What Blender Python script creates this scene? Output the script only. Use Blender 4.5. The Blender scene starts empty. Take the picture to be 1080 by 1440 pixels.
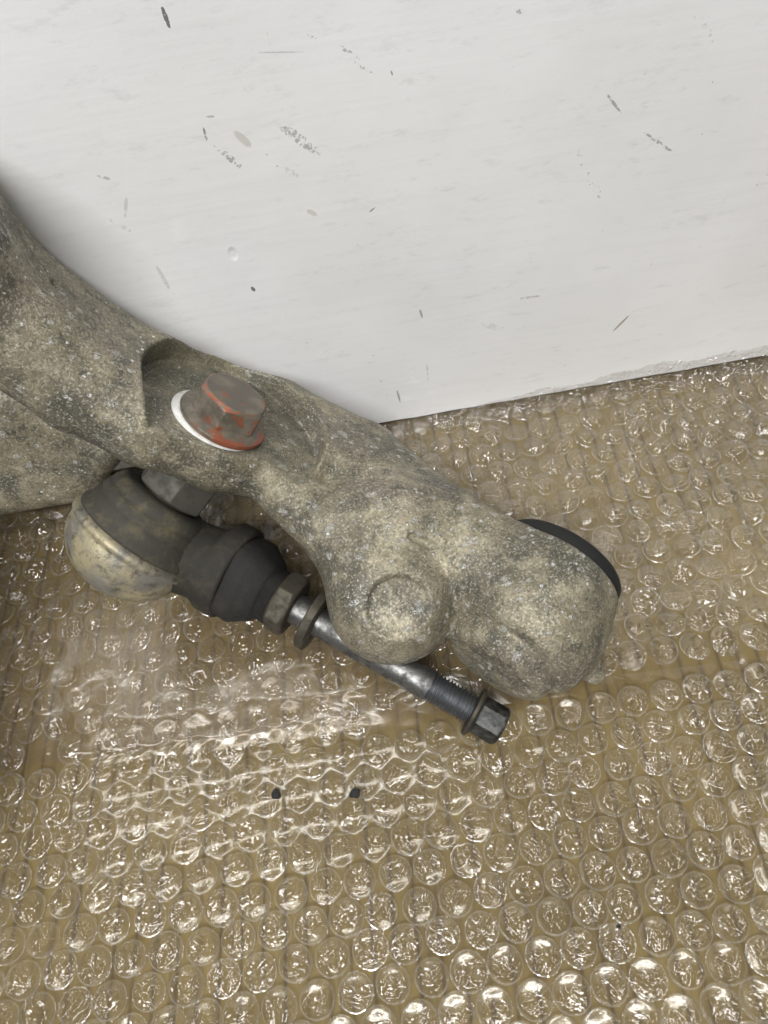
import bpy, bmesh, math, random
import numpy as np
from mathutils import Vector, Matrix, noise

random.seed(7)
RNG = np.random.default_rng(11)
S = bpy.context.scene
COL = S.collection

# ------------------------------------------------------------------ camera
F_PX = 1047.0                       # focal length in photo pixels (1080 x 1440)
PITCH, ROLL = math.radians(57.0), math.radians(10.0)
CAM = np.array([0.0, 0.0, 0.254])
_fw = np.array([0, math.cos(PITCH), -math.sin(PITCH)])
_u0 = np.array([0, math.sin(PITCH), math.cos(PITCH)])
_x0 = np.array([1.0, 0, 0])
_rt = math.cos(ROLL) * _x0 - math.sin(ROLL) * _u0
_up = math.sin(ROLL) * _x0 + math.cos(ROLL) * _u0
cam = bpy.data.cameras.new('camera')
cam.sensor_fit = 'VERTICAL'
cam.angle = 2 * math.atan(720 / F_PX)
cam.clip_start, cam.clip_end = 0.005, 50
co = bpy.data.objects.new('camera', cam)
COL.objects.link(co)
co.matrix_world = Matrix(((_rt[0], _up[0], -_fw[0], CAM[0]), (_rt[1], _up[1], -_fw[1], CAM[1]),
                          (_rt[2], _up[2], -_fw[2], CAM[2]), (0, 0, 0, 1)))
cam.dof.use_dof = False
S.camera = co


def ray(px, py):
    return _fw * F_PX + _rt * (px - 540) + _up * (720 - py)


def P(px, py, zmm):
    """point at height zmm (millimetres) seen at a photo pixel"""
    d = ray(px, py)
    t = (zmm / 1000 - CAM[2]) / d[2]
    return CAM + d * t


def MM(px, p):
    """photo pixels -> metres at the depth of p"""
    return px / F_PX * float(np.dot(p - CAM, _fw))


def to_px(p):
    q = np.asarray(p) - CAM
    z = q @ _fw
    return 540 + F_PX * (q @ _rt) / z, 720 - F_PX * (q @ _up) / z


# ------------------------------------------------------------------ light
W = bpy.data.worlds.new('World')
S.world = W
W.use_nodes = True
bg = W.node_tree.nodes['Background']
bg.inputs[0].default_value = (0.95, 0.98, 1.0, 1)
bg.inputs[1].default_value = 0.03


def lamp(name, loc, tilt, sx, sy, power, colour):
    l = bpy.data.lights.new(name, 'AREA')
    l.shape, l.size, l.size_y, l.energy, l.color = 'RECTANGLE', sx, sy, power, colour
    o = bpy.data.objects.new(name, l)
    COL.objects.link(o)
    o.location = loc
    o.rotation_euler = (tilt, 0, 0)              # long side along x, tipped about it
    return o


TUBE = (1.0, 0.985, 0.94)
lamp('area_lamp', (-0.46, 0.47, 1.5), 0.0, 1.05, 0.06, 3.0, TUBE)
lamp('area_lamp', (-0.05, -0.30, 1.5), 0.0, 1.1, 0.05, 6.0, TUBE)  # tube added overhead for more glints on the wrap
lamp('area_lamp', (0.10, -0.95, 1.6), 0.4, 1.1, 0.03, 2.5, TUBE)  # unseen front tube, added to make the bubbles glint
lamp('area_lamp', (0.95, -0.05, 1.5), 0.0, 0.05, 1.0, 3.5, TUBE)  # unseen side tube along y, added for glints on bubble flanks
lamp('area_lamp', (-0.32, -0.62, 1.15), 0.5, 0.8, 0.14, 15.5, (1.0, 1.0, 1.0))
S.view_settings.view_transform = 'Standard'
S.view_settings.look = 'None'
S.view_settings.exposure = 0.26
S.view_settings.gamma = 1.0
S.cycles.transparent_max_bounces = 32
S.cycles.max_bounces = 10
S.cycles.use_denoising = True

# ------------------------------------------------------------------ node helpers


class NT:
    def __init__(self, name):
        self.m = bpy.data.materials.new(name)
        self.m.use_nodes = True
        self.t = self.m.node_tree
        self.t.nodes.clear()
        self.out = self.n('ShaderNodeOutputMaterial')

    def n(self, kind, **kw):
        o = self.t.nodes.new(kind)
        for k, v in kw.items():
            setattr(o, k, v)
        return o

    def set(self, sock, v):
        if isinstance(v, bpy.types.NodeSocket):
            self.t.links.new(v, sock)
        elif isinstance(v, (tuple, list)) and sock.type == 'RGBA' and len(v) == 3:
            sock.default_value = (*v, 1)
        else:
            sock.default_value = v

    def coord(self, kind='Object'):
        return self.n('ShaderNodeTexCoord').outputs[kind]

    def mapping(self, vec, loc=(0, 0, 0), rot=(0, 0, 0), scale=(1, 1, 1)):
        n = self.n('ShaderNodeMapping')
        self.set(n.inputs[0], vec)
        n.inputs[1].default_value, n.inputs[2].default_value, n.inputs[3].default_value = loc, rot, scale
        return n.outputs[0]

    def noise(self, vec, scale, detail=3, rough=0.55, dist=0.0, out='Fac'):
        n = self.n('ShaderNodeTexNoise')
        self.set(n.inputs['Vector'], vec)
        n.inputs['Scale'].default_value, n.inputs['Detail'].default_value = scale, detail
        n.inputs['Roughness'].default_value, n.inputs['Distortion'].default_value = rough, dist
        return n.outputs[out]

    def voro(self, vec, scale, feature='F1', rand=1.0, out='Distance'):
        n = self.n('ShaderNodeTexVoronoi', feature=feature)
        self.set(n.inputs['Vector'], vec)
        n.inputs['Scale'].default_value = scale
        n.inputs['Randomness'].default_value = rand
        return n.outputs[out]

    def math(self, op, a, b=0.0, c=0.0, clamp=False):
        n = self.n('ShaderNodeMath', operation=op, use_clamp=clamp)
        self.set(n.inputs[0], a)
        self.set(n.inputs[1], b)
        self.set(n.inputs[2], c)
        return n.outputs[0]

    def vmath(self, op, a, b=(0, 0, 0)):
        n = self.n('ShaderNodeVectorMath', operation=op)
        self.set(n.inputs[0], a)
        self.set(n.inputs[1], b)
        return n.outputs[0]

    def ramp(self, f, a, b, lo=0.0, hi=1.0):
        n = self.n('ShaderNodeMapRange', interpolation_type='SMOOTHSTEP')
        for i, v in enumerate((f, a, b, lo, hi)):
            self.set(n.inputs[i], v)
        return n.outputs[0]

    def mix(self, f, a, b):
        n = self.n('ShaderNodeMix', data_type='RGBA')
        self.set(n.inputs[0], f)
        self.set(n.inputs[6], a)
        self.set(n.inputs[7], b)
        return n.outputs[2]

    def bump(self, h, strength=0.5, dist=0.001, normal=None):
        n = self.n('ShaderNodeBump')
        n.inputs['Strength'].default_value = strength
        n.inputs['Distance'].default_value = dist
        self.set(n.inputs['Height'], h)
        if normal is not None:
            self.set(n.inputs['Normal'], normal)
        return n.outputs[0]

    def bsdf(self, **kw):
        n = self.n('ShaderNodeBsdfPrincipled')
        for k, v in kw.items():
            self.set(n.inputs[k.replace('_', ' ')], v)
        self.t.links.new(n.outputs[0], self.out.inputs[0])
        return n


# ------------------------------------------------------------------ materials
def mat_cast(milled=False):
    t = NT('milled aluminium, dull' if milled else 'weathered cast aluminium')
    v = t.coord()
    big = t.noise(v, 38, 4, 0.6)
    mid = t.noise(v, 150, 5, 0.65)
    fine = t.noise(v, 900, 4, 0.7)
    c = t.mix(t.ramp(big, 0.41, 0.59), (0.138, 0.126, 0.094), (0.262, 0.230, 0.155))
    c = t.mix(t.ramp(t.noise(v, 22, 3, 0.5), 0.5, 0.62, 0, 0.6), c, (0.225, 0.192, 0.150))
    c = t.mix(t.ramp(mid, 0.52, 0.66, 0, 0.7), c, (0.40, 0.36, 0.255))
    c = t.mix(t.ramp(mid, 0.36, 0.46, 0.7, 0.0), c, (0.080, 0.081, 0.066))
    c = t.mix(t.ramp(fine, 0.50, 0.62, 0, 0.55), c, (0.065, 0.066, 0.054))
    c = t.mix(t.ramp(t.noise(v, 1300, 3, 0.6), 0.53, 0.62, 0, 0.7), c, (0.46, 0.43, 0.34))
    # dark pits
    pits = t.ramp(t.voro(t.vmath('ADD', v, t.vmath('SCALE', t.noise(v, 420, 2, out='Color'), (0, 0, 0))), 300), 0.18, 0.36, 1, 0)
    pm = t.ramp(t.noise(t.mapping(v, (3, 1, 2)), 60, 4, 0.65), 0.42, 0.56)
    pitm = t.math('MULTIPLY', pits, pm)
    c = t.mix(t.math('MULTIPLY', pitm, 0.95), c, (0.04, 0.047, 0.039))
    # white corrosion blooms: broken little curls of several sizes, gathered in patches
    wv = t.noise(v, 900, 3, 0.7, 1.4)
    curl = t.ramp(t.math('ABSOLUTE', t.math('SUBTRACT', wv, 0.5)), 0.02, 0.05, 1, 0)
    jit = t.math('MULTIPLY', t.math('SUBTRACT', t.noise(v, 240, 3), 0.5), 1.1)
    cells = t.ramp(t.math('ADD', t.voro(t.mapping(v, rot=(0.4, 0.3, 0.8), scale=(1, 1.7, 1.2)), 150), jit), 0.12, 0.28, 1, 0)
    cm = t.ramp(t.noise(t.mapping(v, (7, 5, 1)), 34, 4, 0.7), 0.44, 0.50)
    small = t.ramp(t.math('ADD', t.voro(t.mapping(v, (2, 9, 4)), 420), jit), 0.08, 0.20, 1, 0)
    sm2 = t.ramp(t.noise(t.mapping(v, (1, 8, 3)), 48, 4, 0.7), 0.43, 0.50)
    curlm = t.math('MAXIMUM', t.math('MULTIPLY', t.math('MULTIPLY', curl, cells), cm), t.math('MULTIPLY', t.math('MULTIPLY', small, sm2), t.ramp(wv, 0.42, 0.55)))
    c = t.mix(t.math('MULTIPLY', curlm, 0.95), c, (0.80, 0.80, 0.77))
    h = t.math('ADD', t.math('MULTIPLY', mid, 0.9), t.math('MULTIPLY', fine, 0.45))
    h = t.math('SUBTRACT', h, t.math('MULTIPLY', pitm, 0.7))
    h = t.math('ADD', h, t.math('MULTIPLY', curlm, 0.8))
    if milled:                                   # cutter rings round the stud axis
        c = t.mix(0.22, c, (0.14, 0.138, 0.11))
        q = t.vmath('SUBTRACT', v, tuple(float(x) for x in NUT))
        n_ = t.n('ShaderNodeVectorMath', operation='LENGTH')
        t.set(n_.inputs[0], q)
        ring = t.noise(t.n('ShaderNodeCombineXYZ').outputs[0], 1.0, 2)
        t.set(ring.node.inputs['Vector'].links[0].from_node.inputs[0], t.math('MULTIPLY', n_.outputs['Value'], 2600))
        h = t.math('ADD', t.math('MULTIPLY', h, 0.5), t.math('MULTIPLY', ring, 1.3))
        c = t.mix(t.math('MULTIPLY', t.math('MULTIPLY', t.ramp(ring, 0.58, 0.68), t.ramp(t.noise(v, 260, 4, 0.7), 0.52, 0.60)), 0.8), c, (0.66, 0.66, 0.62))
    nrm = t.bump(h, 0.65, 0.0010)
    t.bsdf(Base_Color=c, Metallic=0.25, Roughness=t.ramp(fine, 0.3, 0.7, 0.36, 0.6), Normal=nrm)
    return t.m


def mat_rubber(col=(0.010, 0.0095, 0.008), dust=(0.04, 0.036, 0.026), amount=0.4, rough=0.8):
    t = NT('dusty black rubber')
    v = t.coord()
    d = t.ramp(t.noise(v, 130, 5, 0.7), 0.45, 0.75, 0, amount)
    c = t.mix(d, col, dust)
    t.bsdf(Base_Color=c, Roughness=rough, Normal=t.bump(t.noise(v, 500, 4, 0.7), 0.4, 0.0006))
    return t.m


def mat_steel(col, stain, amount=0.6, rough=0.35, metal=0.9, sc=180):
    t = NT('worn steel')
    v = t.coord()
    f = t.noise(v, sc, 5, 0.65)
    c = t.mix(t.ramp(f, 0.42, 0.66, 0, amount), col, stain)
    t.bsdf(Base_Color=c, Metallic=metal, Roughness=t.ramp(f, 0.3, 0.7, rough, min(1, rough + 0.3)),
           Normal=t.bump(t.noise(v, 800, 3, 0.6), 0.3, 0.0004))
    return t.m


def mat_painted_nut():
    t = NT('grey steel with red paint marks')
    v = t.coord('Generated')
    o = t.coord()
    f = t.noise(o, 150, 4, 0.6)
    c = t.mix(t.ramp(f, 0.40, 0.68), (0.115, 0.10, 0.078), (0.20, 0.175, 0.135))
    c = t.mix(t.ramp(t.noise(o, 620, 3), 0.60, 0.68, 0, 0.5), c, (0.05, 0.046, 0.04))
    edge = t.ramp(t.n('ShaderNodeNewGeometry').outputs['Pointiness'], 0.51, 0.56)
    sep = t.n('ShaderNodeSeparateXYZ')
    t.set(sep.inputs[0], o)
    side = t.ramp(t.math('ADD', t.math('MULTIPLY', sep.outputs[0], 110), t.math('MULTIPLY', sep.outputs[1], -60)), -0.5, 0.9)
    red = t.math('MULTIPLY', t.ramp(t.math('ADD', t.noise(o, 210, 4, 0.7), t.math('MULTIPLY', edge, 0.12)), 0.55, 0.64), side)
    c = t.mix(t.math('MULTIPLY', red, 0.9), c, (0.27, 0.075, 0.035))
    t.bsdf(Base_Color=c, Metallic=0.25, Roughness=t.ramp(f, 0.3, 0.7, 0.3, 0.55), Normal=t.bump(t.noise(o, 500, 4, 0.7), 0.35, 0.0004))
    return t.m


def mat_dome():
    t = NT('yellow zinc plated steel, tarnished')
    v = t.coord()
    f = t.noise(v, 75, 5, 0.65, 0.3)
    c = t.mix(t.ramp(f, 0.38, 0.60), (0.20, 0.19, 0.165), (0.40, 0.35, 0.225))
    c = t.mix(t.ramp(t.noise(v, 320, 5, 0.7), 0.48, 0.66, 0, 0.75), c, (0.075, 0.065, 0.048))
    c = t.mix(t.ramp(t.noise(t.mapping(v, (1, 2, 3)), 60, 4), 0.52, 0.68, 0, 0.8), c, (0.30, 0.285, 0.25))
    t.bsdf(Base_Color=c, Metallic=0.35, Roughness=0.46, Normal=t.bump(t.noise(v, 420, 5, 0.7), 0.45, 0.0007))
    return t.m


def mat_film(name, tint, wrinkle, bscale, haze=0.035, rough=0.07, gain=1.0, edge=0.30):
    t = NT(name)
    v = t.coord()
    r = t.n('ShaderNodeObjectInfo').outputs['Random']
    v = t.vmath('ADD', v, t.n('ShaderNodeCombineXYZ').outputs[0])
    comb = v.node.inputs[1].links[0].from_node
    t.set(comb.inputs[0], t.math('MULTIPLY', r, 3.7))
    t.set(comb.inputs[1], t.math('MULTIPLY', r, 9.1))
    a = t.noise(v, bscale, 2, 0.5, 0.8)
    ridge = t.math('ABSOLUTE', t.math('SUBTRACT', a, 0.5))
    b = t.noise(v, bscale * 3.2, 2, 0.5)
    h = t.math('ADD', t.math('MULTIPLY', ridge, 1.6), t.math('MULTIPLY', b, 0.22))
    nrm = t.bump(h, wrinkle, 0.0022)
    lw = t.n('ShaderNodeLayerWeight')
    t.set(lw.inputs['Normal'], nrm)
    fac = t.math('ADD', t.math('MULTIPLY', t.math('POWER', lw.outputs['Facing'], 4.0), 0.75), 0.065 * gain, clamp=True)
    tr = t.n('ShaderNodeBsdfTransparent')
    t.set(tr.inputs[0], tint)
    gl = t.n('ShaderNodeBsdfGlossy')
    t.set(gl.inputs['Color'], (1, 1, 1))
    t.set(gl.inputs['Roughness'], rough)
    t.set(gl.inputs['Normal'], nrm)
    df = t.n('ShaderNodeBsdfDiffuse')
    t.set(df.inputs[0], (0.8, 0.78, 0.76))
    m1 = t.n('ShaderNodeMixShader')
    t.set(m1.inputs[0], t.math('ADD', t.math('MULTIPLY', t.math('POWER', lw.outputs['Facing'], 3.0), edge), haze, clamp=True))
    t.t.links.new(tr.outputs[0], m1.inputs[1])
    t.t.links.new(df.outputs[0], m1.inputs[2])
    m2 = t.n('ShaderNodeMixShader')
    t.set(m2.inputs[0], fac)
    t.t.links.new(m1.outputs[0], m2.inputs[1])
    t.t.links.new(gl.outputs[0], m2.inputs[2])
    t.t.links.new(m2.outputs[0], t.out.inputs[0])
    return t.m


def mat_cardboard():
    t = NT('kraft cardboard')
    v = t.coord()
    fib = t.noise(t.mapping(v, scale=(1, 0.22, 1)), 420, 4, 0.7)
    big = t.noise(v, 14, 3)
    c = t.mix(t.ramp(big, 0.35, 0.65), (0.160, 0.117, 0.042), (0.208, 0.156, 0.060))
    c = t.mix(t.ramp(fib, 0.45, 0.7, 0, 0.5), c, (0.13, 0.10, 0.053))
    c = t.mix(t.ramp(t.noise(t.mapping(v, scale=(1, 0.05, 1)), 260, 2), 0.56, 0.70, 0, 0.55), c, (0.105, 0.08, 0.042))
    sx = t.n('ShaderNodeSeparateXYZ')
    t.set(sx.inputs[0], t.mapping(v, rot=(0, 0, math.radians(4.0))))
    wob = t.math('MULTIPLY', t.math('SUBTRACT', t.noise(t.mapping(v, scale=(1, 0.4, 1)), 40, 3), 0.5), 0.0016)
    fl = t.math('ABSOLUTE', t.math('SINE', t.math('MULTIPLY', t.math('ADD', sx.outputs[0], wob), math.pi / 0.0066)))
    gl = t.math('MULTIPLY', t.ramp(fl, 0.0, 0.50, 0.85, 0.0), t.ramp(t.noise(t.mapping(v, scale=(1, 0.25, 1)), 90, 3), 0.34, 0.58))  # flute valleys darkened in the colour, painting in the washboard shading
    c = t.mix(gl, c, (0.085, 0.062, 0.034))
    t.bsdf(Base_Color=c, Roughness=0.8, Normal=t.bump(fib, 0.3, 0.0005))
    return t.m


def mat_plain(name, col, rough, metal=0.0):
    t = NT(name)
    v = t.coord()
    f = t.noise(v, 600, 4, 0.7)
    c = t.mix(t.ramp(f, 0.4, 0.7, 0, 0.5), col, tuple(x * 0.6 for x in col))
    t.bsdf(Base_Color=c, Roughness=rough, Metallic=metal, Normal=t.bump(f, 0.3, 0.0004))
    return t.m


# ------------------------------------------------------------------ mesh helpers
def link(name, me, mat, parent=None, smooth=True):
    o = bpy.data.objects.new(name, me)
    COL.objects.link(o)
    if mat is not None and not me.materials:
        me.materials.append(mat)
    if smooth:
        me.polygons.foreach_set('use_smooth', [True] * len(me.polygons))
    if parent is not None:
        o.parent = parent
        o.matrix_parent_inverse = parent.matrix_world.inverted()
    return o


def mesh(verts, faces, name='mesh'):
    me = bpy.data.meshes.new(name)
    me.from_pydata([tuple(map(float, v)) for v in verts], [], faces)
    me.update()
    return me


def tag(o, label=None, cat=None, group=None, kind=None):
    for k, v in (('label', label), ('category', cat), ('group', group), ('kind', kind)):
        if v:
            o[k] = v
    return o


def empty(name, loc):
    o = bpy.data.objects.new(name, None)
    COL.objects.link(o)
    o.empty_display_size = 0.02
    o.location = loc
    bpy.context.view_layer.update()
    return o


def frame(axis):
    a = np.asarray(axis, float)
    a = a / np.linalg.norm(a)
    h = np.array([0, 0, 1.0]) if abs(a[2]) < 0.9 else np.array([1.0, 0, 0])
    u = np.cross(h, a)
    u /= np.linalg.norm(u)
    return a, u, np.cross(a, u)


def lathe(p0, axis, prof, seg=48, wob=0.0, rot=0.0, sq=0.0):
    """profile of (t, r) in metres along the axis from p0"""
    a, u, w = frame(axis)
    vs, fs = [], []
    n = len(prof)
    for i, (t, r) in enumerate(prof):
        for k in range(seg):
            th = 2 * math.pi * k / seg + rot
            rr = r * (1 + sq * math.cos(4 * th + 0.6) + wob * (math.sin(2 * th + t * 300) + 0.6 * math.sin(3 * th + 1.3 + t * 170)))
            vs.append(p0 + a * t + (u * math.cos(th) + w * math.sin(th)) * rr)
    for i in range(n - 1):
        for k in range(seg):
            k2 = (k + 1) % seg
            fs.append((i * seg + k, i * seg + k2, (i + 1) * seg + k2, (i + 1) * seg + k))
    fs.append(tuple(range(seg - 1, -1, -1)))
    fs.append(tuple((n - 1) * seg + k for k in range(seg)))
    return mesh(vs, fs)


def hexnut(p0, axis, af, h, cham=0.08, rot=0.0, hole=0.0):
    """chamfered hexagon from p0 along axis; af = across flats"""
    a, u, w = frame(axis)
    R = af / 2 / math.cos(math.pi / 6)
    seg = 36
    vs, fs = [], []

    def hexr(th):
        q = (th % (math.pi / 3)) - math.pi / 6
        return af / 2 / math.cos(q)
    rin = af / 2 * 0.985
    rows = [(0.0, 'c'), (h * cham, 'h'), (h * (1 - cham * 1.3), 'h'), (h, 'c')]
    for t, kd in rows:
        for k in range(seg):
            th = 2 * math.pi * k / seg
            r = hexr(th) if kd == 'h' else min(hexr(th), rin) * 0.985
            if kd == 'h':
                r = min(r, R * 0.985)
            th2 = th + rot
            vs.append(p0 + a * t + (u * math.cos(th2) + w * math.sin(th2)) * r)
    for i in range(len(rows) - 1):
        for k in range(seg):
            k2 = (k + 1) % seg
            fs.append((i * seg + k, i * seg + k2, (i + 1) * seg + k2, (i + 1) * seg + k))
    fs.append(tuple(range(seg - 1, -1, -1)))
    fs.append(tuple((len(rows) - 1) * seg + k for k in range(seg)))
    return mesh(vs, fs)


def add_bevel(o, w, seg=2, ang=0.5):
    b = o.modifiers.new('bevel', 'BEVEL')
    b.width, b.segments, b.limit_method, b.angle_limit = w, seg, 'ANGLE', ang
    return o


def sharp(me, ang=0.6):
    me.set_sharp_from_angle(angle=ang)
    return me


# ---- signed distance fields + surface nets
class Field:
    def __init__(self, lo, hi, h):
        self.h = h
        self.lo = np.array(lo, np.float32)
        n = [int((hi[i] - lo[i]) / h) + 1 for i in range(3)]
        self.ax = [self.lo[i] + h * np.arange(n[i], dtype=np.float32) for i in range(3)]
        self.X = self.ax[0][:, None, None]
        self.Y = self.ax[1][None, :, None]
        self.Z = self.ax[2][None, None, :]
        self.f = np.full(n, 1e3, np.float32)

    def sphere(self, c, r):
        return np.sqrt((self.X - c[0]) ** 2 + (self.Y - c[1]) ** 2 + (self.Z - c[2]) ** 2) - r

    def cap(self, a, b, ra, rb):
        a, b = np.asarray(a, np.float32), np.asarray(b, np.float32)
        d = b - a
        t = ((self.X - a[0]) * d[0] + (self.Y - a[1]) * d[1] + (self.Z - a[2]) * d[2]) / np.dot(d, d)
        t = np.clip(t, 0, 1)
        q = np.sqrt((self.X - a[0] - d[0] * t) ** 2 + (self.Y - a[1] - d[1] * t) ** 2 + (self.Z - a[2] - d[2] * t) ** 2)
        return q - (ra + (rb - ra) * t)

    def ellip(self, c, axes, r):
        """axes: 3 unit vectors, r: 3 radii"""
        dx, dy, dz = self.X - c[0], self.Y - c[1], self.Z - c[2]
        s = 0
        for e, q in zip(axes, r):
            s = s + ((dx * e[0] + dy * e[1] + dz * e[2]) / q) ** 2
        return (np.sqrt(s) - 1) * min(r)

    def cyl(self, c, axis, r, t0, t1, rnd=0.0):
        a = frame(axis)[0].astype(np.float32)
        dx, dy, dz = self.X - c[0], self.Y - c[1], self.Z - c[2]
        t = dx * a[0] + dy * a[1] + dz * a[2]
        q = np.sqrt(np.maximum(dx * dx + dy * dy + dz * dz - t * t, 0))
        u = q - (r - rnd)
        w = np.abs(t - (t0 + t1) / 2) - ((t1 - t0) / 2 - rnd)
        return np.minimum(np.maximum(u, w), 0) + np.sqrt(np.maximum(u, 0) ** 2 + np.maximum(w, 0) ** 2) - rnd

    @staticmethod
    def smin(a, b, k):
        h = np.clip(0.5 + 0.5 * (b - a) / k, 0, 1)
        return b + (a - b) * h - k * h * (1 - h)

    def add(self, d, k=4.0):
        self.f = self.smin(self.f, d, k)

    def sub(self, d, k=1.0):
        self.f = -self.smin(-self.f, d, k)

    def mesh(self):
        f, h = self.f, self.h
        s = f < 0
        nx, ny, nz = f.shape
        cnt = np.zeros((nx - 1, ny - 1, nz - 1), np.int8)
        for i in (0, 1):
            for j in (0, 1):
                for k in (0, 1):
                    cnt += s[i:nx - 1 + i, j:ny - 1 + j, k:nz - 1 + k]
        act = (cnt > 0) & (cnt < 8)
        ci = np.argwhere(act)
        idx = np.full(act.shape, -1, np.int32)
        idx[act] = np.arange(len(ci))
        acc = np.zeros((len(ci), 3), np.float32)
        num = np.zeros(len(ci), np.float32)
        cor = [(i, j, k) for i in (0, 1) for j in (0, 1) for k in (0, 1)]
        val = {c: f[ci[:, 0] + c[0], ci[:, 1] + c[1], ci[:, 2] + c[2]] for c in cor}
        for c in cor:
            for ax in range(3):
                if c[ax] == 0:
                    d = tuple(c[m] + (m == ax) for m in range(3))
                    a, b = val[c], val[d]
                    m = (a < 0) != (b < 0)
                    t = np.where(m, a / np.where(m, a - b, 1), 0)
                    p = np.array(c, np.float32)[None, :].repeat(len(ci), 0)
                    p[:, ax] += t
                    acc += p * m[:, None]
                    num += m
        v = (ci + acc / num[:, None]) * h + self.lo
        # two smoothing projections onto the field
        quads = []
        for ax in range(3):
            b, c = (ax + 1) % 3, (ax + 2) % 3
            sl0 = [slice(None)] * 3
            sl1 = [slice(None)] * 3
            sl0[ax], sl1[ax] = slice(0, -1), slice(1, None)
            s0, s1 = s[tuple(sl0)], s[tuple(sl1)]
            e = np.argwhere(s0 != s1)
            ok = (e[:, b] > 0) & (e[:, c] > 0) & (e[:, b] < f.shape[b] - 1) & (e[:, c] < f.shape[c] - 1)
            e = e[ok]
            flip = s1[e[:, 0], e[:, 1], e[:, 2]]

            def cell(db, dc):
                q = e.copy()
                q[:, b] -= db
                q[:, c] -= dc
                return idx[q[:, 0], q[:, 1], q[:, 2]]
            q = np.stack([cell(1, 1), cell(0, 1), cell(0, 0), cell(1, 0)], 1)
            q[flip] = q[flip][:, ::-1]
            quads.append(q)
        quads = np.concatenate(quads)
        quads = quads[(quads >= 0).all(1)]
        me = bpy.data.meshes.new('surface')
        v = (v / 1000).astype(np.float32)
        me.vertices.add(len(v))
        me.vertices.foreach_set('co', v.ravel())
        me.loops.add(quads.size)
        me.loops.foreach_set('vertex_index', quads.ravel().astype(np.int32))
        me.polygons.add(len(quads))
        me.polygons.foreach_set('loop_start', np.arange(0, quads.size, 4, dtype=np.int32))
        me.update(calc_edges=True)
        me.validate()
        return me


# ------------------------------------------------------------------ setting: cardboard, board
WALL_Y = P(545, 600, 3.0)[1]
print('wall y', WALL_Y)


def build_cardboard():
    x0, x1, y0, y1 = -0.26, 0.30, -0.12, WALL_Y + 0.06
    nx, ny = 1600, 44
    ang = math.radians(4.0)
    vs, fs = [], []
    for j in range(ny + 1):
        for i in range(nx + 1):
            x, y = x0 + (x1 - x0) * i / nx, y0 + (y1 - y0) * j / ny
            u = x * math.cos(ang) - y * math.sin(ang)
            u += 0.0006 * noise.noise(Vector((x * 30, y * 12, 0)))
            ph = u / 0.0066
            amp = 0.00085 + 0.00050 * noise.noise(Vector((math.floor(ph) * 1.7, y * 14, 3)))
            z = amp * (1 - abs(math.sin(math.pi * ph)) ** 0.45 * -1 - 1) if False else amp * abs(math.sin(math.pi * ph)) ** 0.4
            z += 0.0002 * noise.noise(Vector((x * 60, y * 60, 9)))
            vs.append((x, y, z - 0.0006))
    for j in range(ny):
        for i in range(nx):
            a = j * (nx + 1) + i
            fs.append((a, a + 1, a + nx + 2, a + nx + 1))
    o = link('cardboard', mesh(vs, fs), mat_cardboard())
    tag(o, kind='structure')


def PW(px, py):
    d = ray(px, py)
    t = (WALL_Y - CAM[1]) / d[1]
    return CAM + d * t


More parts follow.
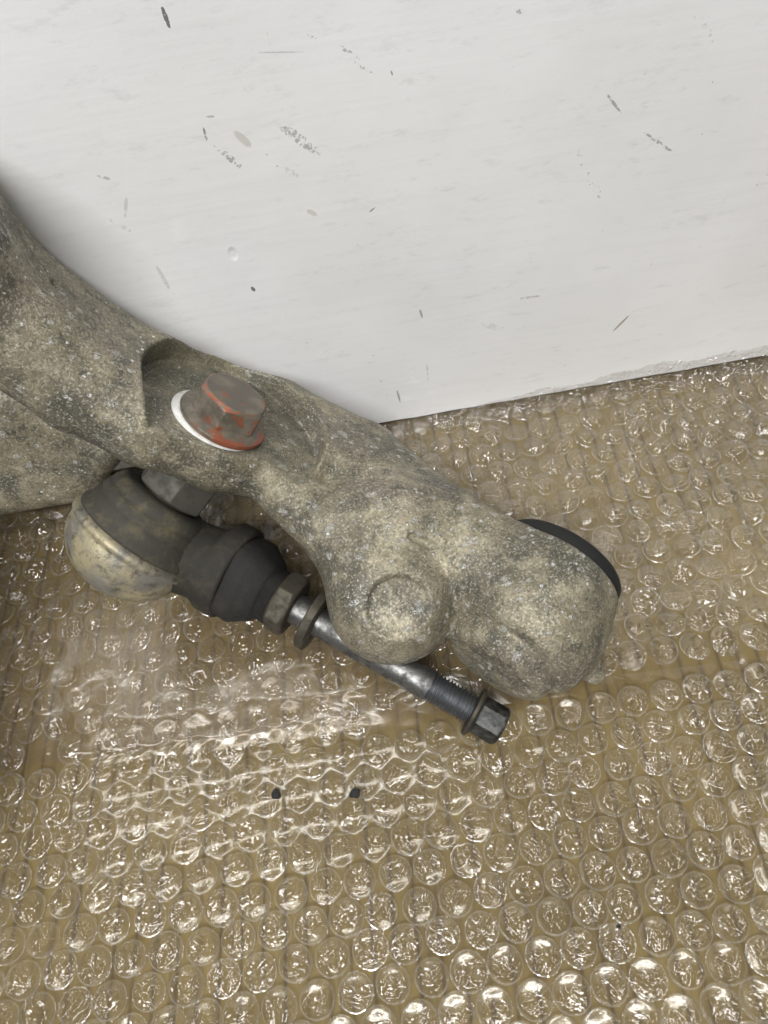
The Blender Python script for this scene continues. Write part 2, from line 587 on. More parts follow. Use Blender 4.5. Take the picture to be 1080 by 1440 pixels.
def mat_board():
    t = NT('glossy white painted board')
    v = t.coord()
    fine = t.noise(v, 520, 4, 0.65)
    brush = t.noise(t.mapping(v, scale=(0.06, 1, 1)), 330, 3, 0.6)
    c = t.mix(t.ramp(t.noise(v, 16, 4), 0.35, 0.7), (0.86, 0.86, 0.865), (0.81, 0.81, 0.81))
    c = t.mix(t.ramp(brush, 0.45, 0.7, 0, 0.14), c, (0.68, 0.685, 0.68))
    # little specks of dirt
    sp = t.ramp(t.voro(v, 190), 0.03, 0.075, 1, 0)
    sm = t.ramp(t.noise(v, 45, 4), 0.53, 0.66)
    c = t.mix(t.math('MULTIPLY', t.math('MULTIPLY', sp, sm), 0.75), c, (0.22, 0.21, 0.20))
    # fine smudges
    c = t.mix(t.ramp(t.noise(t.mapping(v, rot=(0, 0.35, 0), scale=(1, 1, 3)), 90, 5, 0.75), 0.54, 0.75, 0, 0.30), c, (0.5, 0.5, 0.5))
    # individual scuffs: (pixel from, pixel to, half width px, darkness, colour, break-up)
    dk, gy, tn = (0.045, 0.04, 0.042), (0.22, 0.205, 0.20), (0.40, 0.36, 0.26)
    scuffs = [((227, 8), (239, 40), 3.5, 1.0, dk, 0.40), ((388, 172), (452, 218), 10, 0.75, gy, 0.52),
              ((300, 203), (345, 240), 6, 0.8, gy, 0.55), ((286, 180), (292, 200), 2.5, 0.9, dk, 0.46),
              ((332, 187), (351, 204), 6, 0.5, tn, 0.30), ((476, 62), (528, 108), 6, 0.75, gy, 0.58),
              ((432, 48), (446, 54), 2.5, 0.8, gy, 0.5), ((720, 4), (738, 28), 4.5, 0.7, gy, 0.55),
              ((852, 130), (874, 160), 2.4, 0.8, gy, 0.45), ((903, 184), (952, 218), 3, 0.8, gy, 0.53),
              ((806, 200), (852, 292), 9, 0.6, gy, 0.66), ((360, 74), (430, 73), 1.2, 0.45, gy, 0.40),
              ((432, 296), (444, 302), 4, 0.5, tn, 0.3), ((354, 404), (358, 409), 3, 1.0, dk, 0.35),
              ((135, 247), (156, 252), 3.5, 0.6, gy, 0.55), ((178, 272), (176, 308), 3, 0.35, gy, 0.45),
              ((218, 370), (240, 410), 3.5, 0.35, gy, 0.5), ((862, 466), (886, 442), 1.8, 0.9, (0.20, 0.14, 0.06), 0.3),
              ((558, 548), (563, 566), 1.5, 0.9, gy, 0.35), ((590, 434), (594, 447), 1.8, 0.8, gy, 0.35),
              ((520, 298), (527, 292), 1.5, 0.9, gy, 0.3), ((372, 20), (382, 70), 3, 0.4, gy, 0.62),
              ((724, 421), (762, 416), 3, 0.55, gy, 0.5), ((676, 456), (706, 462), 7, 0.25, gy, 0.55),
              ((550, 100), (552, 106), 1.5, 0.9, gy, 0.3), ((290, 164), (302, 164), 2, 0.6, gy, 0.4),
              ((600, 510), (603, 540), 1.2, 0.6, gy, 0.5), ((985, 10), (1005, 60), 10, 0.3, gy, 0.6),
              ((150, 305), (190, 330), 5, 0.3, gy, 0.58), ((400, 236), (420, 252), 7, 0.3, gy, 0.55)]
    brk = t.noise(v, 760, 3, 0.7)
    sx = t.n('ShaderNodeSeparateXYZ')
    t.set(sx.inputs[0], v)
    dent = None
    for i, (a, b, w, k, colr, thr) in enumerate(scuffs):
        A, B = PW(*a), PW(*b)
        ln = math.hypot(B[0] - A[0], B[2] - A[2])
        an = math.atan2(B[2] - A[2], B[0] - A[0])
        mx, mz = (A[0] + B[0]) / 2, (A[2] + B[2]) / 2
        hw = w / F_PX * float(np.dot(A - CAM, _fw))
        hl = ln / 2 + hw * 0.6
        dx = t.math('SUBTRACT', sx.outputs[0], float(mx))
        dz = t.math('SUBTRACT', sx.outputs[2], float(mz))
        uu = t.math('MULTIPLY', t.math('ADD', t.math('MULTIPLY', dx, math.cos(an)), t.math('MULTIPLY', dz, math.sin(an))), 1 / hl)
        vv = t.math('MULTIPLY', t.math('SUBTRACT', t.math('MULTIPLY', dz, math.cos(an)), t.math('MULTIPLY', dx, math.sin(an))), 1 / hw)
        rr = t.math('ADD', t.math('MULTIPLY', uu, uu), t.math('MULTIPLY', vv, vv))
        body = t.ramp(rr, 0.35, 1.25, 1, 0)
        m = t.ramp(t.math('ADD', t.math('MULTIPLY', body, 0.34), t.math('SUBTRACT', brk, 0.30)), thr - 0.04, thr + 0.05)
        m = t.math('MULTIPLY', t.math('MULTIPLY', m, t.ramp(rr, 0.6, 1.3, 1, 0)), k * 0.8)
        c = t.mix(m, c, colr)
    # the small dent
    D = PW(328, 357)
    dd = t.math('ADD', t.math('POWER', t.math('MULTIPLY', t.math('SUBTRACT', sx.outputs[0], float(D[0])), 1 / 0.0016), 2.0),
                t.math('POWER', t.math('MULTIPLY', t.math('SUBTRACT', sx.outputs[2], float(D[2])), 1 / 0.0026), 2.0))
    dent = t.ramp(dd, 0.1, 1.2, 1, 0)
    h = t.math('ADD', t.math('MULTIPLY', fine, 0.35), t.math('MULTIPLY', brush, 0.45))
    h = t.math('ADD', h, t.math('MULTIPLY', t.noise(v, 60, 2), 0.9))
    h = t.math('SUBTRACT', h, t.math('MULTIPLY', dent, 3.0))
    t.bsdf(Base_Color=c, Roughness=0.33, Specular_IOR_Level=0.5, Coat_Weight=0.5, Coat_Roughness=0.10,
           Normal=t.bump(h, 0.22, 0.0006))
    return t.m


def build_board():
    # a white painted board standing on the wrap, its lower edge slightly chipped
    x0, x1, th, zt, zb = -0.30, 0.34, 0.012, 0.30, 0.0054
    nx = 128
    vs, fs = [], []
    rows = []
    for i in range(nx + 1):
        x = x0 + (x1 - x0) * i / nx
        e = zb + 0.00045 * noise.noise(Vector((x * 70, 1, 0))) + 0.0003 * noise.noise(Vector((x * 300, 5, 0)))
        sect = [(0.0006, e), (0.0, e + 0.0008), (0.0, 0.02), (0.0, 0.1), (0.0, zt - 0.001), (0.001, zt), (th - 0.001, zt), (th, zt - 0.001), (th, e + 0.001), (th - 0.001, e)]
        rows.append(len(sect))
        vs += [(x, WALL_Y + a, b) for a, b in sect]
    m = rows[0]
    for i in range(nx):
        for k in range(m):
            k2 = (k + 1) % m
            fs.append((i * m + k, (i + 1) * m + k, (i + 1) * m + k2, i * m + k2))
    fs.append(tuple(range(m)))
    fs.append(tuple(nx * m + k for k in reversed(range(m))))
    me = mesh(vs, fs)
    o = link('white_board', me, mat_board(), smooth=True)
    sharp(me, 0.5)
    tag(o, 'upright white painted board with grey scuffs standing behind the metal arm', 'board')


# ------------------------------------------------------------------ bubble wrap
PITCH_X, PITCH_Y, BR = 0.0110, 0.00955, 0.0050


def seam_y(x):
    """front edge of the rear sheet"""
    a, b = P(0, 1082, 4), P(700, 992, 4)
    return float(a[1] + (b[1] - a[1]) * (x - a[0]) / (b[0] - a[0]))


def front_z(x, y):
    z = 0.0004 + 0.0004 * noise.noise(Vector((x * 20, y * 24, 4)))
    d = seam_y(x) - y
    if x < 0.10:
        k = max(0.0, min(1.0, (0.10 - x) / 0.06))
        z += k * 0.0016 * math.exp(-((d + 0.004) / 0.006) ** 2)
    return max(z, 0.0002)


def rear_z(x, y):
    return 0.0005 + 0.0006 * abs(noise.noise(Vector((x * 25, y * 25, 14))))


def dimple(x, y, xoff, yoff, angle, depth=0.0004):
    u, w = x * math.cos(angle) + y * math.sin(angle), -x * math.sin(angle) + y * math.cos(angle)
    best = 9.0
    j0 = round((w - yoff) / PITCH_Y)
    for j in (j0 - 1, j0, j0 + 1):
        o = xoff + (PITCH_X / 2 if j % 2 else 0)
        i = round((u - o) / PITCH_X)
        best = min(best, math.hypot(u - o - i * PITCH_X, w - yoff - j * PITCH_Y))
    q = best / BR
    return -depth * (1 - q * q) if q < 1 else 0.0


FRONT_LAT = (0.001, 0.004, math.radians(0.6))
REAR_LAT = (0.004, 0.002, math.radians(-0.6))


def bubble_mesh(seed, height, crush, dome=False):
    rings = [(1.09, 0.0), (1.06, 0.05), (1.02, 0.06), (0.99, 0.16), (0.975, 0.45), (0.93, 0.74), (0.84, 0.90), (0.70, 0.97), (0.52, 1.0), (0.34, 1.01), (0.16, 1.02)]
    if dome:
        rings = [(r, hh if r > 0.97 else 1.05 * math.sqrt(max(0.0, 1 - (r * 0.93) ** 2.0))) for r, hh in rings]
    seg = 26
    vs, fs = [], []
    off = Vector((seed * 13.7, seed * 5.1, 0))
    tx, ty = RNG.normal(0, 0.10 + crush * 0.1, 2)

    def disp(x, y, top):
        q = Vector((x, y, 0))
        n1 = noise.noise(q * 1.3 + off)
        n2 = 1 - 2 * abs(noise.noise(q * 2.1 + off * 1.7))
        n3 = 1 - 2 * abs(noise.noise(q * 4.0 + off * 0.7))
        return top * (0.16 * n1 + (0.12 + crush * 0.16) * n2 + 0.05 * n3 + tx * x + ty * y - crush * 0.25)
    for r, hh in rings:
        for k in range(seg):
            th = 2 * math.pi * k / seg
            wob = 1 + 0.03 * noise.noise(Vector((math.cos(th), math.sin(th), 0)) * 1.2 + off)
            x, y = r * wob * math.cos(th), r * wob * math.sin(th)
            top = hh ** 1.5
            z = hh + disp(x, y, top)
            vs.append((x * BR, y * BR, max(z, 0.04 if hh else 0) * height))
    n = len(rings)
    for i in range(n - 1):
        for k in range(seg):
            k2 = (k + 1) % seg
            fs.append((i * seg + k, i * seg + k2, (i + 1) * seg + k2, (i + 1) * seg + k))
    vs.append((0, 0, (1.02 + disp(0, 0, 1)) * height))
    for k in range(seg):
        fs.append(((n - 1) * seg + k, (n - 1) * seg + (k + 1) % seg, len(vs) - 1))
    me = mesh(vs, fs, 'bubble')
    me.polygons.foreach_set('material_index', [1 if seg <= i < 3 * seg else 0 for i in range(len(fs))])
    return me


def film_sheet(name, x0, x1, y0f, y1f, zf, step, mat, parent=None):
    nx = int((x1 - x0) / step)
    ys0 = min(y0f(x0), y0f(x1))
    ny = int((max(y1f(x0), y1f(x1)) - ys0) / step)
    vs, fs = [], []
    for j in range(ny + 1):
        for i in range(nx + 1):
            x = x0 + (x1 - x0) * i / nx
            y = y0f(x) + (y1f(x) - y0f(x)) * j / ny
            vs.append((x, y, zf(x, y)))
    for j in range(ny):
        for i in range(nx):
            a = j * (nx + 1) + i
            fs.append((a, a + 1, a + nx + 2, a + nx + 1))
    return link(name, mesh(vs, fs), mat, parent)


def lay_bubbles(root, variants, mat, zf, inside, xoff, yoff, angle, zadd=0.00062, tilt=0.0, limit=300):
    cand = []
    ca, sa = math.cos(angle), math.sin(angle)
    for j in range(-14, 40):
        for i in range(-40, 44):
            u = i * PITCH_X + (PITCH_X / 2 if j % 2 else 0) + xoff + RNG.normal(0, 0.00022)
            w = j * PITCH_Y + yoff + RNG.normal(0, 0.00022)
            x, y = u * ca - w * sa, u * sa + w * ca
            if not inside(x, y) or not (-0.235 < x < 0.275):
                continue
            px, py = to_px((x, y, 0.003))
            vis = -30 < px < 1110 and -30 < py < 1470
            d = np.linalg.norm(np.array((x, y, 0)) - CAM)
            cand.append((not vis, d, x, y))
    cand.sort()
    near = [c for c in cand if not c[0]][:limit]
    rest = cand[len(near):]

    def mtx(x, y, s):
        e = 0.003
        n = Vector((zf(x - e, y) - zf(x + e, y), zf(x, y - e) - zf(x, y + e), 2 * e)).normalized()
        n = (n + Vector((*RNG.normal(0, tilt, 2), 0))).normalized()
        q = n.to_track_quat('Z', 'Y').to_matrix().to_4x4()
        g = math.hypot(x - EYE[0], y - EYE[1])
        zs = 0.25 + 0.75 * max(0.0, min(1.0, (g - 0.012) / 0.010))      # crushed flat below the heavy end
        return Matrix.Translation((x, y, zf(x, y) + zadd)) @ q @ Matrix.Rotation(random.uniform(0, 6.28), 4, 'Z') @ Matrix.Diagonal((s, s, s * zs * (random.uniform(0.75, 1.2) if random.random() > 0.20 else random.uniform(0.25, 0.6)), 1))
    for _, d, x, y in near:
        o = link('bubble', random.choice(variants), mat, None, False)
        o.parent = root
        o.matrix_local = mtx(x, y, random.uniform(0.94, 1.04))
    if rest:
        bm = bmesh.new()
        for _, d, x, y in rest:
            k = len(bm.verts)
            bm.from_mesh(random.choice(variants))
            bm.verts.ensure_lookup_table()
            bmesh.ops.transform(bm, matrix=mtx(x, y, 1.0), verts=bm.verts[k:])
        me = bpy.data.meshes.new('bubbles')
        bm.to_mesh(me)
        bm.free()
        me.polygons.foreach_set('use_smooth', [True] * len(me.polygons))
        for m in variants[0].materials:
            me.materials.append(m)
        o = link('bubble_field', me, None, root)
        tag(o, kind='stuff')
    print(root.name, 'bubbles', len(near), 'rest', len(rest))


def build_wrap():
    sheet = mat_film('clear plastic film', (0.985, 0.97, 0.945), 0.10, 60, haze=0.006, rough=0.11, gain=0.8)
    bub = mat_film('clear plastic bubble', (0.985, 0.975, 0.955), 0.95, 190, haze=0.005, rough=0.035, gain=1.3, edge=0.2)
    rim = mat_film('clear plastic bubble, welded rim', (0.97, 0.96, 0.94), 0.2, 190, haze=0.12, rough=0.12, gain=1.8, edge=0.3)
    over = mat_film('clear plastic film, creased', (0.97, 0.95, 0.93), 0.16, 70, haze=0.016, rough=0.17, gain=0.75)
    f = film_sheet('bubble_wrap', -0.24, 0.28, lambda x: -0.11, lambda x: seam_y(x) + 0.006, lambda x, y: front_z(x, y) + 0.0004 + dimple(x, y, *FRONT_LAT), 0.00125, sheet)
    tag(f, 'front sheet of clear bubble wrap with round bubbles facing up on cardboard', 'bubble wrap', 'sheets of bubble wrap')
    vs = [bubble_mesh(s, 0.0031, 0.0 if s % 3 else 0.6) for s in range(1, 22)]
    for m in vs:
        m.materials.append(bub)
        m.materials.append(rim)
        m.polygons.foreach_set('use_smooth', [True] * len(m.polygons))
    lay_bubbles(f, vs, None, front_z, lambda x, y: -0.105 < y < seam_y(x) + 0.001, *FRONT_LAT, tilt=0.03)
    r = film_sheet('bubble_wrap', -0.24, 0.28, lambda x: seam_y(x) - 0.002, lambda x: WALL_Y + 0.03, lambda x, y: rear_z(x, y) + 0.0004 + dimple(x, y, *REAR_LAT, 0.00022), 0.00125, sheet)
    tag(r, 'rear sheet of crushed hazy bubble wrap running under the metal arm to the white board', 'bubble wrap', 'sheets of bubble wrap')
    vs = [bubble_mesh(s, 0.0030, 0.30 if s % 3 else 0.7, True) for s in range(31, 47)]
    for m in vs:
        m.materials.append(bub)
        m.materials.append(rim)
        m.polygons.foreach_set('use_smooth', [True] * len(m.polygons))
    lay_bubbles(r, vs, None, rear_z, lambda x, y: seam_y(x) + 0.004 < y < WALL_Y + 0.02, *REAR_LAT, tilt=0.16)

    # the far end of the rear sheet curls a little way up the board
    nx, nz = 200, 12
    cv, cf = [], []
    for i in range(nx + 1):
        x = -0.02 + 0.20 * i / nx
        top = 0.006 + 0.010 * max(0, min(1, (x - 0.02) / 0.10)) * (0.75 + 0.5 * noise.noise(Vector((x * 60, 2, 0))))
        for k in range(nz + 1):
            f = k / nz
            bow = 0.0012 * abs(noise.noise(Vector((x * 150, f * 3, 5)))) + 0.0006 * abs(noise.noise(Vector((x * 500, f * 6, 1))))
            cv.append((x, WALL_Y - 0.0006 - bow - 0.005 * (1 - f) ** 3, 0.0022 + (top - 0.0022) * f))
    for i in range(nx):
        for k in range(nz):
            a = i * (nz + 1) + k
            cf.append((a, a + nz + 1, a + nz + 2, a + 1))
    link('curled_edge', mesh(cv, cf), mat_film('clear plastic film, curled up', (0.99, 0.985, 0.98), 1.0, 230, haze=0.004, rough=0.05, gain=1.4), r)

    def over_z(x, y):
        z = 0.0034 + 0.0009 * noise.noise(Vector((x * 90, y * 90, 4))) + 0.0008 * (1 - 2 * abs(noise.noise(Vector((x * 60, y * 35, 8)))))
        d = (y - seam_y(x)) / 0.012
        d = min(d, (0.055 - x) / 0.012, (0.052 - y + seam_y(x)) / 0.006)
        return 0.0012 + (z - 0.0012) * max(0, min(1, d))
    film_sheet('top_film', -0.24, 0.055, lambda x: seam_y(x) + 0.001, lambda x: seam_y(x) + 0.052, over_z, 0.0028, over, r)


# ------------------------------------------------------------------ the suspension arm
_v = -ray(310, 592) / np.linalg.norm(ray(310, 592))           # towards the camera
_im = 0.47 * _rt + 0.88 * _up
_im = _im - _v * np.dot(_im, _v)
_im /= np.linalg.norm(_im)
AX = math.cos(math.radians(60)) * _v + math.sin(math.radians(60)) * _im     # stud axis, upwards
NUT = P(310, 596, 74)
_e = 0.62 * _rt + 0.78 * _up + 0.42 * _fw
EYE_AX = _e / np.linalg.norm(_e)
EYE = P(742, 864, 26.3)
CAST, MILLED = mat_cast(), mat_cast(True)
print('stud axis', AX, 'eye axis', EYE_AX, 'nut', NUT, 'eye', EYE)


def build_arm():
    def PP(px, py, off):
        """pixel ray met with the milled plane, moved off millimetres along the stud axis"""
        d = ray(px, py)
        q = NUT + AX * off / 1000
        return CAM + d * np.dot(q - CAM, AX) / np.dot(d, AX)
    # name: (centre, radius px, half width offset mm)
    C = [(P(-118, 300, 146), 104, 7), (P(-20, 410, 120), 84, 8), (PP(125, 514, -4.5), 68, 11), (PP(213, 560, -5.8), 64, 12), (PP(300, 592, -6.8), 64, 12),
         (PP(389, 618, -7.2), 61, 11.5), (PP(492, 662, -8), 62, 9), (P(590, 742, 37), 66, 6), (P(655, 790, 31), 70, 3)]
    for q, _, _ in C:
        print('beam', q * 1000, to_px(q))
    pts = np.array([q for q, _, _ in C]) * 1000
    e = EYE * 1000
    lo = np.minimum(pts.min(0), e) - 30
    hi = np.maximum(pts.max(0), e) + 30
    lo[0], lo[1] = min(lo[0], -216), min(lo[1], 26)
    lo[2] = max(lo[2], 0)
    fd = Field(lo, hi, 0.75)
    d = np.gradient(pts, axis=0)
    rail = []
    for k in range(len(C)):
        w = np.cross(AX, d[k])
        w /= np.linalg.norm(w)
        r = MM(C[k][1], C[k][0]) * 1000
        rail.append((pts[k] - w * C[k][2], pts[k], pts[k] + w * C[k][2], r))
    for p, q in zip(rail, rail[1:]):
        for m in range(3):
            fd.add(fd.cap(p[m], q[m], p[3], q[3]), 3)
    fd.add(fd.cap(PP(400, 690, -8) * 1000, P(505, 780, 40) * 1000, 9.5, 11), 5)
    wide = np.cross(AX, d[4])
    wide /= np.linalg.norm(wide)
    print('wide', wide)
    # eye: a ball cut square at both ends
    px1 = MM(1, EYE) * 1000
    Re, L = 113 * px1, 98 * px1
    ball = fd.smin(fd.sphere(e, Re), fd.cyl(e, EYE_AX, 99 * px1, -60 * px1, 95 * px1, 5), 4)
    dx = (fd.X - e[0]) * EYE_AX[0] + (fd.Y - e[1]) * EYE_AX[1] + (fd.Z - e[2]) * EYE_AX[2]
    ball = -fd.smin(-ball, -(dx - 78 * px1), 0.8)
    ball = -fd.smin(-ball, -(-dx - 66 * px1), 1.2)
    fd.add(ball, 3)
    fd.add(fd.cap(P(628, 758, 37) * 1000, e + EYE_AX * 8 * px1, 74 * px1, 101 * px1), 3)
    lipc = e + EYE_AX * 0
    fd.add(fd.cyl(lipc, EYE_AX, 78 * px1, -98 * px1, -50 * px1, 5), 0.8)
    fd.add(fd.sphere(P(742, 770, 38) * 1000, 6.0), 5)
    fd.add(fd.cap(P(835, 945, 12) * 1000, P(820, 930, 14) * 1000, 4, 6), 4)
    # lower web sweeping away to the left
    tp = [P(x, y, z) * 1000 for x, y, z in ((-130, 520, 84), (20, 558, 69), (150, 632, 47))]
    bt = [P(x, y, z) * 1000 for x, y, z in ((-130, 690, 36), (0, 678, 33), (108, 668, 30))]
    web = None
    for k in range(2):
        for m in range(9):
            f = m / 8
            c_ = fd.cap(tp[k] * (1 - f) + bt[k] * f, tp[k + 1] * (1 - f) + bt[k + 1] * f, 6.5 + 6.0 * f * f, 6.0 + 4.5 * f * f)
            web = c_ if web is None else fd.smin(web, c_, 3)
    # unseen leg added out of frame at the left, shaped to shade the wrap
    l0, l1, l2 = np.array((-186, 170, 62)), np.array((-178, 105, 70)), np.array((-176, 55, 62))
    web = fd.smin(web, fd.cap(l0, l1, 24, 29), 5)
    web = fd.smin(web, fd.cap(l1, l2, 29, 26), 5)
    fd.add(web, 1.6)
    # round boss facing the camera
    b = P(552, 842, 34) * 1000
    rb = MM(88, b / 1000) * 1000
    fd.add(fd.sphere(b, rb), 2.5)
    fd.add(fd.cap(b, P(545, 745, 40) * 1000, rb * 0.97, rb * 0.9), 4)
    fd.add(fd.cap(b, P(492, 742, 42) * 1000, rb * 0.9, rb * 0.75), 4)
    vb = (CAM * 1000 - b) / np.linalg.norm(CAM * 1000 - b)
    cb = P(566, 856, 34) * 1000
    # ring groove and shallow dished centre
    top = cb + vb * rb
    rr = MM(46, b / 1000) * 1000
    cb2 = P(560, 853, 34) * 1000 + vb * rb * 0.86
    fd.sub(fd.cyl(cb2 - vb * 0.6, vb, rb * 0.85, 0, 8, 0.5), 1.6)
    fd.sub(fd.cyl(cb2, vb, rr * 0.85, -2.3, 8, 0.3), 2.2)
    g0, g1 = P(578, 752, 53) * 1000, P(606, 768, 50) * 1000
    pass
    # slot mark above the boss
    # pocket milled square to the stud
    n = NUT * 1000
    rp = MM(140, NUT) * 1000
    off = P(328, 582, 74) * 1000 - n
    off = off - AX * np.dot(off, AX)
    fd.sub(fd.cyl(n + off, AX, rp, 0, 60, 0.5), 0.6)
    def on_surface(px, py):
        q = ray(px, py)
        q = q / np.linalg.norm(q)
        for k in range(1200):
            p_ = CAM * 1000 + q * (60 + 0.2 * k)
            ix = ((p_ - fd.lo) / fd.h).round().astype(int)
            if (ix >= 0).all() and (ix < np.array(fd.f.shape)).all() and fd.f[tuple(ix)] < 0:
                return p_
        return None
    g0, g1 = on_surface(580, 754), on_surface(608, 769)
    if g0 is not None and g1 is not None:       # short cast-in slot above the boss
        fd.sub(fd.cap(g0 - vb * 0.2, g1 - vb * 0.2, 1.5, 1.3), 0.7)
    for px, py, r_ in ((430, 728, 1.6), (322, 676, 1.2), (150, 455, 1.5), (705, 800, 1.4), (610, 690, 1.3), (80, 400, 1.6), (800, 900, 1.5), (520, 700, 1.2), (760, 850, 1.2), (690, 870, 1.0)):
        g = on_surface(px, py)
        if g is not None:                       # casting pits
            fd.sub(fd.sphere(g + vb * 0.55 * r_, r_), 0.8)
    me = fd.mesh()
    print('arm verts', len(me.vertices))
    root = empty('suspension_arm', tuple(EYE * (1, 1, 0)))
    tag(root, 'corroded grey cast aluminium suspension arm resting on bubble wrap before white board', 'suspension arm')
    body = link('arm_body', me, CAST, root)
    me.materials.append(MILLED)
    nf = len(me.polygons)
    cen, nor = np.empty(nf * 3, np.float32), np.empty(nf * 3, np.float32)
    me.polygons.foreach_get('center', cen)
    me.polygons.foreach_get('normal', nor)
    cen, nor = cen.reshape(-1, 3) * 1000 - (n + off), nor.reshape(-1, 3)
    tt = cen @ AX
    rr_ = np.linalg.norm(cen - tt[:, None] * AX, axis=1)
    flat = (rr_ < rp + 0.3) & (tt > -0.5) & ((np.abs(tt) < 0.5) & (nor @ AX > 0.9) | (np.abs(rr_ - rp) < 0.5) & (tt > 0))
    me.polygons.foreach_set('material_index', flat.astype(np.int32))
    # bushing in the eye
    u = px1 / 1000
    p = lathe(EYE, EYE_AX, [(0, 70 * u), (70 * u, 84 * u), (74 * u, 93 * u), (95 * u, 94 * u), (99 * u, 91 * u), (99 * u, 50 * u), (100 * u, 48 * u), (104 * u, 20 * u)], 64)
    link('bushing', p, mat_rubber((0.006, 0.006, 0.0055), (0.014, 0.013, 0.011), 0.4, 0.85), root)
    # nut on the stud
    fr = MM(63, NUT)
    ww = lathe(NUT, AX, [(0.0, fr * 1.0), (0.0005, fr * 1.03), (0.0009, fr * 1.02), (0.001, fr * 0.5)], 64)
    bright = mat_steel((0.80, 0.80, 0.78), (0.42, 0.41, 0.37), 0.8, 0.35, 0.2)
    o = link('washer', ww, bright, root)
    o.location = tuple(-0.0017 * _rt + 0.0008 * _up)
    nutm = mat_painted_nut()
    z0 = 0.0011
    fl = lathe(NUT * 0, AX, [(z0, fr * 0.97), (z0 + 0.0012, fr), (z0 + 0.0018, fr * 0.985), (z0 + 0.0026, fr * 0.86), (z0 + 0.0036, fr * 0.72), (z0 + 0.0037, fr * 0.3)], 64)
    o = link('nut_flange', sharp(fl, 0.7), nutm, root)
    o.location = Vector(NUT)
    hx = hexnut(AX * (z0 + 0.0025), AX, fr * 1.42, 0.0088, 0.10, 0.35)
    paint = NT('worn orange red paint')
    pf = paint.noise(paint.coord(), 380, 4, 0.7)
    paint.bsdf(Base_Color=paint.mix(paint.ramp(pf, 0.46, 0.58), (0.13, 0.115, 0.09), (0.29, 0.085, 0.04)), Roughness=0.5)
    o = link('flange_nut', sharp(hx, 0.5), nutm, root)
    hx.materials.append(paint.m)
    for k in range(72, 108):
        hx.polygons[k].material_index = 1
    o.location = Vector(NUT)
    add_bevel(o, 0.0003)
    return root


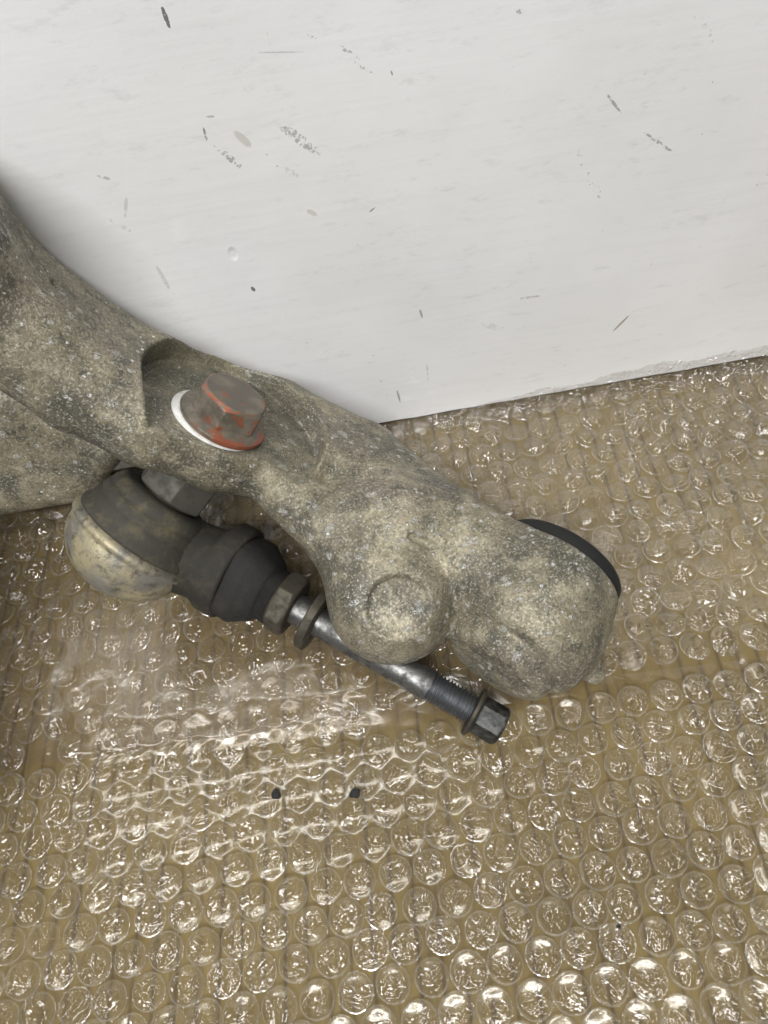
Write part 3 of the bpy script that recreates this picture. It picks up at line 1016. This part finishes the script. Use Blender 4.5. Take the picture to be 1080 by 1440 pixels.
# ------------------------------------------------------------------ ball joint link
def build_link():
    AXN = globals()['AX']
    q = NUT - AXN * 0.011
    v2 = -ray(182, 766) / np.linalg.norm(ray(182, 766))
    im2 = 0.62 * _rt + 0.78 * _up
    im2 = im2 - v2 * np.dot(im2, v2)
    im2 /= np.linalg.norm(im2)
    AX = math.cos(math.radians(74)) * v2 + math.sin(math.radians(74)) * im2
    dep = float(np.dot(q - CAM, _fw)) + 0.008
    dome_c = CAM + ray(182, 766) * dep / F_PX
    print('dome px', to_px(dome_c), dome_c)
    root = empty('ball_joint_link', tuple(dome_c * (1, 1, 0)))
    tag(root, 'ball joint with black rubber boot and long threaded bolt hanging below the arm', 'ball joint')
    rd = MM(90, dome_c)
    dome = mat_dome()
    prof = []
    for i in range(1, 13):
        a = math.pi / 2 * i / 12
        prof.append((-rd * 0.80 * math.cos(a), rd * math.sin(a)))
    prof += [(0.001, rd * 1.0), (0.0014, rd * 1.05), (0.003, rd * 1.06), (0.0036, rd * 1.02), (0.0045, rd * 1.0), (0.0046, rd * 0.6)]
    link('housing', lathe(dome_c, AX, prof, 64), dome, root)
    boot = [(0.0046, rd * 1.01), (0.006, rd * 1.02), (0.0075, rd * 0.96), (0.0095, rd * 0.945), (0.0118, rd * 0.92), (0.0124, rd * 0.885), (0.0131, rd * 0.90), (0.0158, rd * 0.85), (0.0164, rd * 0.81), (0.0171, rd * 0.82), (0.0200, rd * 0.74), (0.0208, rd * 0.68), (0.0205, rd * 0.40)]
    link('rubber_boot', lathe(dome_c, AX, boot, 64, 0.014), mat_rubber((0.040, 0.037, 0.028), (0.15, 0.122, 0.065), 0.6), root)
    sm = mat_steel((0.085, 0.080, 0.066), (0.045, 0.042, 0.034), 0.7, 0.55, 0.2)
    o = link('stud', sharp(lathe(dome_c, AX, [(0.018, rd * 0.42), (0.023, rd * 0.42), (0.0232, rd * 0.36), (0.048, rd * 0.36)], 40), 0.7), sm, root)
    o = link('stud_hexagon', sharp(hexnut(dome_c + AX * 0.0212, AX, rd * 1.02, 0.020, 0.05, 0.3), 0.4), sm, root)
    add_bevel(o, 0.0004)
    # bolt axis
    A, B = P(330, 806, 30), P(690, 1014, 9.8)
    ax = (B - A)
    LN = np.linalg.norm(ax)
    ax = ax / LN

    def at(px):                         # distance along the bolt for a photo x
        lo, hi = -0.05, 0.2
        for _ in range(40):
            m = (lo + hi) / 2
            if to_px(A + ax * m)[0] < px:
                lo = m
            else:
                hi = m
        return lo

    def r(px, x):
        return MM(px, A + ax * at(x))
    dark = mat_steel((0.075, 0.066, 0.048), (0.035, 0.03, 0.024), 0.7, 0.5, 0.5)
    # forged neck between housing and sleeve
    fd = Field(np.minimum(dome_c, A) * 1000 - 22, np.maximum(dome_c, A) * 1000 + 24, 0.6)
    c0 = dome_c * 1000 + AX * 3
    fd.add(fd.cap(c0 + (A * 1000 - c0) * 0.35, A * 1000, rd * 620, r(52, 330) * 1000), 3)
    fd.add(fd.cyl(A * 1000, ax, r(69, 330) * 1000, -6.0, 1.6, 1.2), 4)
    fd.sub(fd.cyl(A * 1000, ax, r(60, 330) * 1000, 0.2, 20, 0.5), 0.8)
    link('neck', fd.mesh(), mat_rubber((0.018, 0.016, 0.012), (0.075, 0.062, 0.038), 0.5, 0.8), root)
    t0, t1, t2, t3 = at(322), at(352), at(378), at(392)
    link('bush_sleeve', lathe(A, ax, [(t0 - 0.004, r(50, 322)), (t0, r(62, 322)), (t1, r(62, 345)), (t1 + 0.001, r(61, 350)), (t2 - 0.001, r(48, 375)), (t2, r(45, 375)), (t2 + 0.0002, r(40, 378)), (t3, r(40, 390)), (t3 + 0.0001, r(20, 390))], 48, 0.02, 0, 0.055), mat_rubber(), root)
    hn = hexnut(A + ax * at(391), ax, r(82, 405), at(416) - at(391), 0.12, 0.5)
    o = link('hex_nut', sharp(hn, 0.5), dark, root)
    add_bevel(o, 0.0004)
    silver = mat_steel((0.19, 0.19, 0.185), (0.075, 0.072, 0.066), 0.85, 0.36, 0.9, 240)
    link('shank', sharp(lathe(A, ax, [(at(412), r(22, 415)), (at(440), r(22, 440)), (at(450), r(21, 450)), (at(560), r(21.5, 560)), (at(585), r(22.5, 585)), (at(605), r(22, 605))], 40), 0.8), silver, root)
    link('washer', sharp(lathe(A, ax, [(at(436), r(23, 440)), (at(436) + 0.0001, r(44, 440)), (at(436) + 0.0004, r(46, 440)), (at(447), r(46, 447)), (at(447) + 0.0003, r(44, 447)), (at(447) + 0.0004, r(23, 447))], 56), 0.6), dark, root)
    # thread: a true helix
    T0, T1, pt = at(600), at(668), 0.00125
    a, u, w = frame(ax)
    seg, rows = 28, int((T1 - T0) / pt * 8)
    vs, fs = [], []
    rm = r(23, 630)
    for i in range(rows + 1):
        t = T0 + (T1 - T0) * i / rows
        for k in range(seg):
            th = 2 * math.pi * k / seg
            ph = (t - th / (2 * math.pi) * pt) / pt % 1.0
            q = rm - 0.0013 * abs(ph - 0.5) * 2
            vs.append(A + a * t + (u * math.cos(th) + w * math.sin(th)) * q)
    for i in range(rows):
        for k in range(seg):
            k2 = (k + 1) % seg
            fs.append((i * seg + k, i * seg + k2, (i + 1) * seg + k2, (i + 1) * seg + k))
    link('thread', mesh(vs, fs), mat_steel((0.20, 0.21, 0.22), (0.10, 0.10, 0.11), 0.6, 0.32, 0.9, 260), root)
    blk = mat_steel((0.022, 0.023, 0.022), (0.15, 0.15, 0.14), 0.5, 0.28, 0.6, 300)
    link('nut_flange', sharp(lathe(A, ax, [(at(664), r(20, 665)), (at(664) + 0.0002, r(35, 665)), (at(664) + 0.0012, r(36, 665)), (at(672), r(30, 672)), (at(672) + 0.0001, r(20, 672))], 48), 0.7), dark, root)
    hn = hexnut(A + ax * (at(670)), ax, r(50, 690), at(707) - at(670), 0.08, 0.25)
    o = link('flange_nut', sharp(hn, 0.5), blk, root)
    add_bevel(o, 0.0003)
    return root


# ------------------------------------------------------------------ crumbs
def build_crumbs():
    spots = [(389, 1117, 7.0, 'black crumb of dirt on the bubble wrap, left one of the larger pair'),
             (499, 1115, 7.5, 'black crumb of dirt on the bubble wrap, right one of the larger pair'),
             (870, 1303, 3.2, 'tiny black speck on a bubble near the lower right corner')]
    m = mat_plain('black dirt', (0.015, 0.015, 0.014), 0.8)
    for i, (px, py, rp, lab) in enumerate(spots):
        p = P(px, py, 6.6)
        rr = MM(rp, p)
        bm = bmesh.new()
        bmesh.ops.create_icosphere(bm, subdivisions=2, radius=rr)
        for v in bm.verts:
            v.co *= 1 + 0.55 * noise.noise(v.co / rr * 1.4 + Vector((i * 5, 0, 0)))
            v.co.z *= 0.55
        me = bpy.data.meshes.new('crumb')
        bm.to_mesh(me)
        bm.free()
        o = link('dirt_crumb', me, m, smooth=False)
        o.location = p
        tag(o, lab, 'crumb', 'crumbs of dirt on the bubble wrap')


build_cardboard()
build_board()
build_wrap()
build_arm()
build_link()
build_crumbs()
